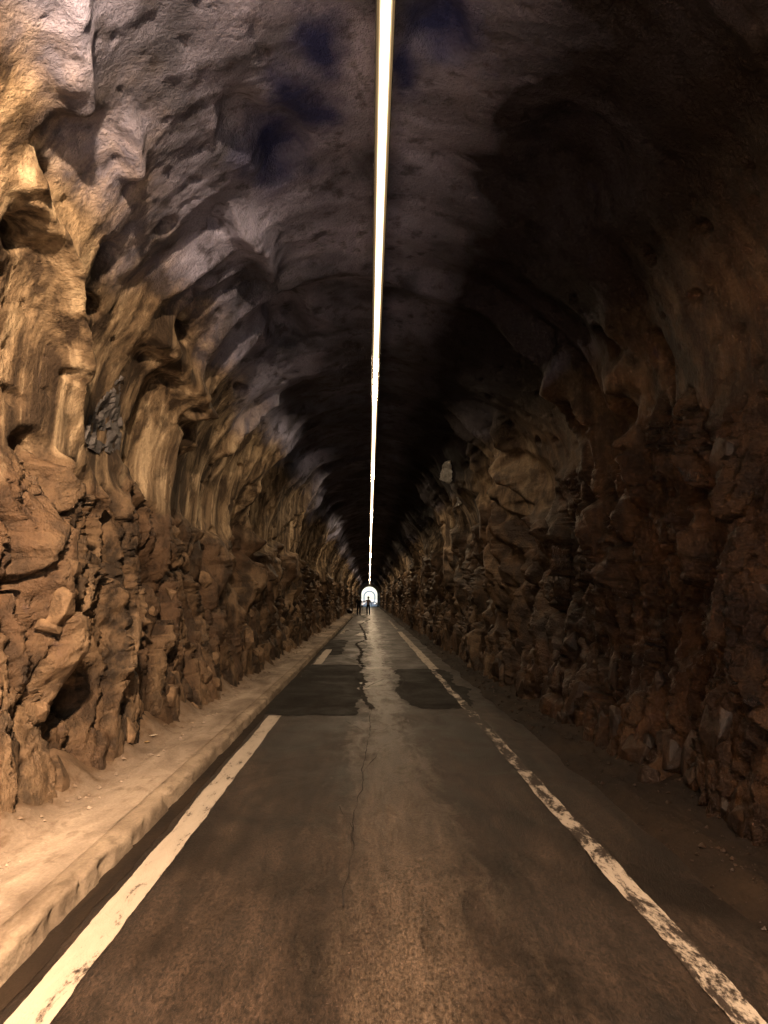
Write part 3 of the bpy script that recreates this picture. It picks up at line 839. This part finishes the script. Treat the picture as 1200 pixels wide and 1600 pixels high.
for sx in (-1, 1):
    bm = bmesh.new(); bmesh.ops.create_cube(bm, size=1)
    for v in bm.verts: v.co = Vector((v.co.x * 0.7, v.co.y * 1.0, v.co.z * 0.35 + 0.05))
    bmesh.ops.bevel(bm, geom=bm.edges[:], offset=0.03, segments=1, affect='EDGES')
    me = bpy.data.meshes.new('footing'); bm.to_mesh(me); bm.free()
    f = link('footing', me, M_CONC, gate); f.location = (sx * 1.75, 0.3, 0.0)

# ------------------------------------------------------------------ two people
def skinned(name, joints, bones, mat, parent, root, sub=2):
    me = bpy.data.meshes.new(name)
    names = list(joints)
    me.from_pydata([joints[n][0] for n in names], [(names.index(a), names.index(b)) for a, b in bones], [])
    o = link(name, me, mat, parent)
    md = o.modifiers.new('skin', 'SKIN'); md.use_smooth_shade = True
    sv = me.skin_vertices[0].data
    for i, n in enumerate(names):
        r = joints[n][1]
        sv[i].radius = (r, r) if not hasattr(r, '__len__') else r
        sv[i].use_root = (n == root)
    sm = o.modifiers.new('sub', 'SUBSURF'); sm.levels = sub; sm.render_levels = sub
    return o

M_SKIN = plain('skin', (0.42, 0.26, 0.18), 0.55)
M_BLACK = plain('black_cloth', (0.012, 0.012, 0.014), 0.85)
M_PINK = plain('pale_pink_cloth', (0.42, 0.34, 0.33), 0.85)
M_DARKTR = plain('dark_trouser_cloth', (0.012, 0.012, 0.016), 0.85)
M_CAP = plain('white_cap_cloth', (0.78, 0.74, 0.66), 0.8)
M_HAIR = plain('brown_hair', (0.05, 0.03, 0.02), 0.6)
M_SHOE = plain('dark_shoe_leather', (0.015, 0.013, 0.012), 0.5)
M_PHONE = plain('pale_phone_case', (0.7, 0.68, 0.65), 0.35)

def hand(J, B, side, wrist, fwd, out, up):
    """palm and five separate fingers rooted in the palm; fwd along the fingers, out towards the thumb"""
    w = Vector(wrist); p = w + fwd * 0.055
    J[side + 'palm'] = (p, (0.036, 0.020)); B.append((side + 'wrist', side + 'palm'))
    for k, (o_, ln) in enumerate(((0.030, 0.060), (0.010, 0.072), (-0.010, 0.068), (-0.028, 0.052))):
        a = p + fwd * 0.035 + out * o_; b = a + fwd * ln * 0.6 - up * 0.010; c = b + fwd * ln * 0.35 - up * 0.028
        for n, q in (('a', a), ('b', b), ('c', c)): J[f'{side}f{k}{n}'] = (q, 0.0085)
        B.extend([(side + 'palm', f'{side}f{k}a'), (f'{side}f{k}a', f'{side}f{k}b'), (f'{side}f{k}b', f'{side}f{k}c')])
    a = w + fwd * 0.03 + out * 0.040; b = a + fwd * 0.035 + out * 0.022; 
    J[side + 'ta'] = (a, 0.011); J[side + 'tb'] = (b, 0.009)
    B.extend([(side + 'palm', side + 'ta'), (side + 'ta', side + 'tb')])

def person(loc, rz, H, arms, top, trousers, headwear, hw_mat, label):
    k = H / 1.75
    root = empty('person', loc); root.rotation_euler.z = rz
    tag(root, label, 'person')
    V = lambda x, y, z: Vector((x * k, y * k, z * k))
    # body faces -y
    J = {'pelvis': (V(0, 0, .95), (.15 * k, .11 * k)), 'waist': (V(0, .005, 1.10), (.13 * k, .095 * k)), 'chest': (V(0, .01, 1.30), (.155 * k, .11 * k)),
         'neckb': (V(0, .01, 1.47), .06 * k), 'neck': (V(0, -.005, 1.53), .052 * k), 'jaw': (V(0, -.025, 1.585), (.085 * k, .09 * k)), 'head': (V(0, -.005, 1.665), (.105 * k, .118 * k)), 'crown': (V(0, .005, 1.735), .085 * k),
         'nose': (V(0, -.105, 1.635), .012 * k)}
    B = [('pelvis', 'waist'), ('waist', 'chest'), ('chest', 'neckb'), ('neckb', 'neck'), ('neck', 'jaw'), ('jaw', 'head'), ('head', 'crown'), ('head', 'nose')]
    for sd, sx in (('l', 1), ('r', -1)):
        el, wr, fwd, out = arms[sd]
        J[sd + 'sho'] = (V(sx * .155, .01, 1.41), .056 * k); J[sd + 'elb'] = (V(*el), .042 * k); J[sd + 'wrist'] = (V(*wr), .028 * k)
        B += [('chest', sd + 'sho'), (sd + 'sho', sd + 'elb'), (sd + 'elb', sd + 'wrist')]
        f = Vector(fwd).normalized(); o_ = Vector(out).normalized()
        hand(J, B, sd, V(*wr), f * k, o_ * k, f.cross(o_) * (1 if sd == 'l' else -1))
        st = 0.02 * sx
        J[sd + 'hip'] = (V(sx * .095, 0, .88), .085 * k); J[sd + 'knee'] = (V(sx * .11, -.015, .49), .055 * k); J[sd + 'ank'] = (V(sx * .115, .02, .09), .038 * k)
        J[sd + 'heel'] = (V(sx * .115, .03, .045), .036 * k); J[sd + 'toe'] = (V(sx * .13, -.15, .032), .03 * k)
        B += [('pelvis', sd + 'hip'), (sd + 'hip', sd + 'knee'), (sd + 'knee', sd + 'ank'), (sd + 'ank', sd + 'heel'), (sd + 'heel', sd + 'toe')]
    body = skinned('body', J, B, M_SKIN, root, 'pelvis')
    grow = lambda n, g: (J[n][0], tuple(v + g for v in J[n][1]) if hasattr(J[n][1], '__len__') else J[n][1] + g)
    T = {n: grow(n, .020) for n in ('pelvis', 'waist', 'chest', 'lsho', 'lelb', 'rsho', 'relb')}
    for sd in 'lr': 
        w_, e_ = J[sd + 'wrist'][0], J[sd + 'elb'][0]
        T[sd + 'cuff'] = (w_ + (e_ - w_) * 0.12, .040)
    T['collar'] = (V(0, .01, 1.46), .075 * k); T['pelvis'] = (V(0, 0, .90), (.185 * k, .14 * k)); T['waist'] = (V(0, .005, 1.08), (.165 * k, .125 * k))
    shirt = skinned('jacket', T, [('pelvis', 'waist'), ('waist', 'chest'), ('chest', 'collar'), ('chest', 'lsho'), ('lsho', 'lelb'), ('lelb', 'lcuff'), ('chest', 'rsho'), ('rsho', 'relb'), ('relb', 'rcuff')], top, root, 'pelvis')
    L = {'pelvis': (V(0, 0, .93), (.15 * k, .115 * k)), 'belt': (V(0, .003, 1.04), (.15 * k, .11 * k))}
    LB = [('pelvis', 'belt')]
    for sd in 'lr':
        L[sd + 'hip'] = grow(sd + 'hip', .018); L[sd + 'knee'] = grow(sd + 'knee', .024)
        L[sd + 'hem'] = (J[sd + 'ank'][0] - Vector((0, 0, .02)), .07)
        LB += [('pelvis', sd + 'hip'), (sd + 'hip', sd + 'knee'), (sd + 'knee', sd + 'hem')]
    skinned('trousers', L, LB, trousers, root, 'pelvis')
    for sd in 'lr':
        Q = {'ank': (J[sd + 'ank'][0] - Vector((0, 0, .01)), .062), 'heel': (J[sd + 'heel'][0] + Vector((0, .015, .005)), .062), 'ball': (J[sd + 'heel'][0].lerp(J[sd + 'toe'][0], .65), .060), 'toe': (J[sd + 'toe'][0] - Vector((0, .02, 0)), .045)}
        skinned('shoe', Q, [('ank', 'heel'), ('heel', 'ball'), ('ball', 'toe')], M_SHOE, root, 'ank', 1)
    bm = bmesh.new(); bmesh.ops.create_uvsphere(bm, u_segments=20, v_segments=14, radius=1.0)
    low = -0.25 if headwear == 'cap' else -0.75
    dead = [v for v in bm.verts if v.co.z < (0.10 if v.co.y < -0.35 else low)]
    bmesh.ops.delete(bm, geom=dead, context='VERTS')
    if headwear == 'cap':
        rim = sorted([v for v in bm.verts if v.co.y < -0.55 and v.co.z < 0.35], key=lambda v: v.co.x)
        lowest = [v for v in rim if v.co.z < 0.30]
        outer = [bm.verts.new((v.co.x * 0.95, v.co.y - 0.75 * (1 - 0.7 * v.co.x ** 2), v.co.z - 0.10)) for v in lowest]
        for a, b, c_, d_ in zip(lowest[:-1], lowest[1:], outer[1:], outer[:-1]): bm.faces.new((a, b, c_, d_))
    for v in bm.verts: v.co = Vector((v.co.x * .094, v.co.y * .112, v.co.z * .105)) * k
    me = bpy.data.meshes.new(headwear); bm.to_mesh(me); bm.free()
    hwo = link(headwear, me, hw_mat, root, True); hwo.location = V(0, .008, 1.685)
    so = hwo.modifiers.new('thick', 'SOLIDIFY'); so.thickness = 0.008; so.offset = 1
    for sx in (-1, 1):
        bm = bmesh.new(); bmesh.ops.create_uvsphere(bm, u_segments=8, v_segments=6, radius=.012 * k)
        me = bpy.data.meshes.new('eye'); bm.to_mesh(me); bm.free()
        e = link('eye', me, M_SHOE, root, True); e.location = V(sx * .032, -.084, 1.665)
    return root
px, py_ = on_ground(560.5, 961.0)
person((px, py_, road_z(px, py_) + 0.0), 0.35, 1.80,
       dict(l=((.26, -.10, 1.17), (.09, -.33, 1.38), (-.3, -.3, .8), (0, -1, .1)), r=((-.27, -.06, 1.16), (-.06, -.33, 1.36), (.3, -.3, .8), (0, -1, .1))),
       M_BLACK, M_DARKTR, 'cap', M_CAP, 'person in black with a white cap and raised hands, nearer the kerb')
ph = bmesh.new(); bmesh.ops.create_cube(ph, size=1)
for v in ph.verts: v.co = Vector((v.co.x * .16, v.co.y * .012, v.co.z * .085))
bmesh.ops.bevel(ph, geom=ph.edges[:], offset=.004, segments=2, affect='EDGES')
me = bpy.data.meshes.new('phone'); ph.to_mesh(me); ph.free()
o = link('phone', me, M_PHONE)
d = Matrix.Rotation(0.35, 3, 'Z') @ Vector((0.015, -0.40, 1.47 * 1.03))
o.location = (px + d.x, py_ + d.y, d.z); o.rotation_euler.z = 0.35
tag(o, 'small pale phone held up by the person in black', 'phone')
px, py_ = on_ground(575.5, 960.6)
person((px, py_, road_z(px, py_) + 0.0), 0.0, 1.72,
       dict(l=((.27, .02, 1.15), (.27, -.10, .92), (0, -.3, -1), (-.2, -1, .2)), r=((-.40, -.02, 1.30), (-.66, -.12, 1.36), (-1, -.2, .15), (0, -.3, 1))),
       M_PINK, M_DARKTR, 'hair', M_HAIR, 'person in a pale top and black trousers, one arm held out')

# ------------------------------------------------------------------ small things on the footway
M_LEAF = plain('dry_leaf', (0.36, 0.24, 0.12), 0.8)
M_PAPER = plain('dirty_paper', (0.6, 0.52, 0.42), 0.8)
def scrap(name, px, py, a, b, rot, mat, label, cat):
    x, yv = on_ground(px, py, 0.105)
    n = 9
    u, v = np.meshgrid(np.linspace(-1, 1, n), np.linspace(-1, 1, n), indexing='ij')
    w = np.sqrt(np.clip(1 - u * u, 0.02, 1)) * v
    P = np.stack([u * a, w * b, 0.008 + 0.25 * b * v * v + 0.10 * a * np.sin(u * 2.2) ** 2], -1)
    o = grid_mesh(name, P, mat, None, True, None, False)
    s = o.modifiers.new('thick', 'SOLIDIFY'); s.thickness = 0.0015
    z = float(pave_z(np.array([x]), np.array([yv]))[0])
    o.location = (x, yv, z + 0.002); o.rotation_euler.z = rot
    tag(o, label, cat)
scrap('paper_scrap', 236, 1161, 0.055, 0.022, 0.3, M_PAPER, 'crumpled pale paper scrap lying on the footway', 'litter')
scrap('dry_leaf', 228, 1168, 0.04, 0.018, 1.0, M_LEAF, 'curled dry leaf just in front of the paper scrap', 'leaf')
scrap('dry_leaf', 214, 1141, 0.05, 0.02, -0.5, M_LEAF, 'curled dry leaf against the foot of the left wall', 'leaf')

x, yv = on_ground(543, 957, 0.2)
bl = bpy.data.objects.new('boulder', rock_mesh(77)); COL.objects.link(bl)
bl.data.materials.append(M_BLOCK_R)
bl.location = (-1.95, yv, 0.37); bl.scale = (0.75, 1.1, 0.75)
tag(bl, 'dark boulder on the footway beside the person in black', 'boulder')
